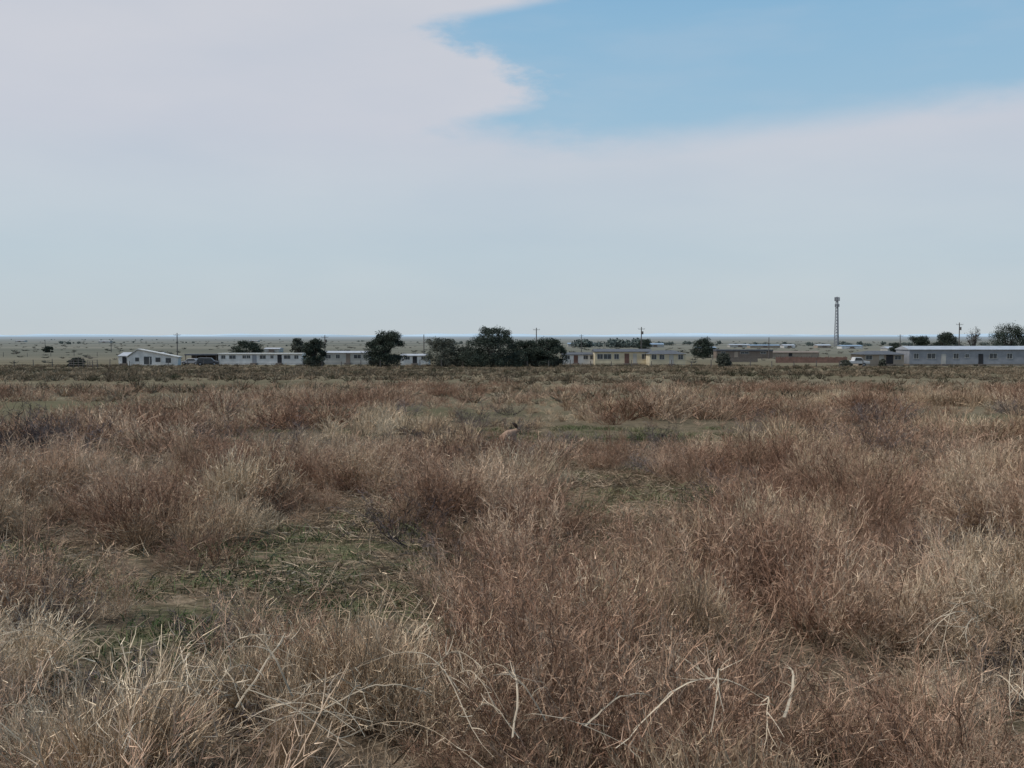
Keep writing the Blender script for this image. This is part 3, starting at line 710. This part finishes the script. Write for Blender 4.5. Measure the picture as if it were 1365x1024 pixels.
ed = [(0, 1), (1, 2), (2, 3), (3, 4), (4, 5), (0, 6), (6, 7), (7, 8), (8, 9), (0, 10), (10, 11), (11, 12), (12, 13), (2, 14), (14, 15), (2, 16), (16, 17), (0, 18)]
rad = [.12, .125, .09, .055, .055, .03, .07, .05, .02, .018, .07, .05, .02, .018, .035, .018, .035, .018, .05]
skin('body', pts, ed, rad, M_FUR, rab)
skin('ear_far', [(.18, .02, .34), (.14, .035, .40), (.09, .045, .45)], [(0, 1), (1, 2)], [.02, .03, .012], M_FURD, rab)
skin('ear_near', [(.18, -.02, .34), (.15, -.035, .40), (.11, -.045, .46)], [(0, 1), (1, 2)], [.02, .03, .012], M_FURD, rab)
skin('tail', [(-.22, 0, .12), (-.26, 0, .13)], [(0, 1)], [.035, .02], M_FURD, rab)
bm = bmesh.new()
for s_ in (-1, 1): bmesh.ops.create_uvsphere(bm, u_segments=10, v_segments=8, radius=.013, matrix=Matrix.Translation((.215, s_*.046, .325)))
obj_bm('eyes', bm, M_DARK, par=rab)

# ------------------------------------------------------------------ sky
SUN_EL, SUN_AZ = 60, 255
w = bpy.data.worlds.new('World'); scene.world = w; w.use_nodes = True; nt = w.node_tree
for n in list(nt.nodes): nt.nodes.remove(n)
out = N(nt, 'ShaderNodeOutputWorld')
sky = N(nt, 'ShaderNodeTexSky'); sky.sky_type = 'NISHITA'; sky.sun_disc = False
sky.sun_elevation = math.radians(SUN_EL); sky.sun_rotation = math.radians(SUN_AZ); sky.air_density = 1.0; sky.dust_density = .6
tc = N(nt, 'ShaderNodeTexCoord'); dirv = tc.outputs['Generated']
def wn(scale, vs, detail=4, rough=.55, off=(0, 0, 0)):
    mp = N(nt, 'ShaderNodeMapping'); mp.inputs['Scale'].default_value = vs; mp.inputs['Location'].default_value = off
    nt.links.new(dirv, mp.inputs[0]); n = N(nt, 'ShaderNodeTexNoise'); n.inputs['Scale'].default_value = scale; n.inputs['Detail'].default_value = detail; n.inputs['Roughness'].default_value = rough
    nt.links.new(mp.outputs[0], n.inputs['Vector']); return n.outputs['Fac']
sp = N(nt, 'ShaderNodeSeparateXYZ'); nt.links.new(dirv, sp.inputs[0])
az = math_(nt, 'ARCTAN2', sp.outputs[0], sp.outputs[1]); el = math_(nt, 'ARCSINE', sp.outputs[2])
n1 = math_(nt, 'SUBTRACT', wn(9, (1, 1, 3.0), 3), .5); n2 = math_(nt, 'SUBTRACT', wn(26, (1, 1, 2.6), 5, .62, (3, 1, 2)), .5)
azd = math_(nt, 'ADD', az, math_(nt, 'MULTIPLY_ADD', n2, .11, math_(nt, 'MULTIPLY', n1, .05)))
eld = math_(nt, 'ADD', el, math_(nt, 'MULTIPLY_ADD', n2, .018, math_(nt, 'MULTIPLY', n1, .016)))
def aaz(px): return math.atan((px-CX)/F)
def eel(px, py):
    v = Vector(ray(px, py, 100)); v.z -= EYE; return math.asin(v.z/v.length)
def fcurve(src, lo, hi, pts, olo, ohi):
    f = maprange(nt, src, lo, hi, 0, 1, False); c = N(nt, 'ShaderNodeFloatCurve'); nt.links.new(f, c.inputs['Value'])
    cu = c.mapping.curves[0]
    P = sorted([((a-lo)/(hi-lo), (b-olo)/(ohi-olo)) for a, b in pts])
    cu.points[0].location = P[0]; cu.points[1].location = P[-1]
    for p in P[1:-1]: cu.points.new(*p)
    c.mapping.update()
    return math_(nt, 'MULTIPLY_ADD', c.outputs['Value'], ohi-olo, olo)
bot = fcurve(azd, -.5, .7, [(-.5, eel(682, 200))]+[(aaz(a), eel(a, b)) for a, b in [(560, 202), (640, 200), (720, 208), (800, 213), (900, 209), (1000, 197), (1180, 171), (1365, 153)]]+[(.7, eel(1365, 137))], 0, .6)
lft = fcurve(eld, eel(682, 220), eel(682, -40), [(eel(650, b), aaz(a)) for a, b in [(600, 220), (560, 195), (555, 178), (605, 160), (660, 144), (680, 124), (655, 100), (612, 78), (575, 60), (550, 45), (565, 28), (645, 10), (690, 0), (740, -40)]], -.5, .5)
mb = maprange(nt, math_(nt, 'SUBTRACT', eld, bot), -.003, .034)
ml = maprange(nt, math_(nt, 'SUBTRACT', azd, lft), -.012, .055)
blue = math_(nt, 'MULTIPLY', mb, ml, clamp=True)
wisps = maprange(nt, wn(9, (1, 1, 4), 4, .5, (5, 2, 1)), .4, .75, 1, .88)
blue = math_(nt, 'MULTIPLY', blue, wisps)
elp = maprange(nt, el, .0, .36, 0, 1, False)
cloud = ramp(nt, [(0, (.58, .64, .68)), (.06, (.55, .625, .68)), (.2, (.535, .63, .70)), (.33, (.57, .64, .71)), (.5, (.635, .655, .72)), (.8, (.65, .665, .72)), (1, (.66, .675, .72))], elp)
sh = ramp(nt, [(.3, (.94, .965, .985)), (.7, (1.03, 1.02, 1.01))], wn(4.5, (1, 1, 3.5), 4, .5, (1, 7, 3)))
cloud = mix(nt, 1, cloud, sh, 'MULTIPLY')
bcol = ramp(nt, [(0, (.36, .56, .70)), (.45, (.37, .56, .71)), (.75, (.28, .50, .70)), (1, (.17, .41, .68))], elp)
b1 = N(nt, 'ShaderNodeBackground'); b1.inputs['Strength'].default_value = .07; nt.links.new(sky.outputs[0], b1.inputs[0])
b2 = N(nt, 'ShaderNodeBackground'); b2.inputs['Strength'].default_value = 1.0
colf = mix(nt, blue, cloud, bcol); nt.links.new(colf, b2.inputs[0])
ms = N(nt, 'ShaderNodeMixShader'); ms.inputs[0].default_value = .87
nt.links.new(b1.outputs[0], ms.inputs[1]); nt.links.new(b2.outputs[0], ms.inputs[2]); nt.links.new(ms.outputs[0], out.inputs[0])

sd = bpy.data.lights.new('sun', 'SUN'); sd.energy = 2.9; sd.angle = math.radians(4); sd.color = (1, .97, .93)
so = bpy.data.objects.new('sun', sd); scene.collection.objects.link(so)
e_, a_ = math.radians(SUN_EL), math.radians(SUN_AZ)
sv = Vector((math.sin(a_)*math.cos(e_), math.cos(a_)*math.cos(e_), math.sin(e_)))
so.rotation_euler = sv.to_track_quat('Z', 'Y').to_euler()

cd = bpy.data.cameras.new('camera'); cd.sensor_width = 36; cd.lens = F/1365*36; cd.clip_end = 40000; cd.clip_start = .05
co = bpy.data.objects.new('camera', cd); scene.collection.objects.link(co)
co.location = (0, 0, EYE); co.rotation_euler = (math.radians(90)-PITCH, 0, 0); scene.camera = co
scene.view_settings.view_transform = 'Standard'; scene.view_settings.look = 'None'; scene.view_settings.exposure = 0
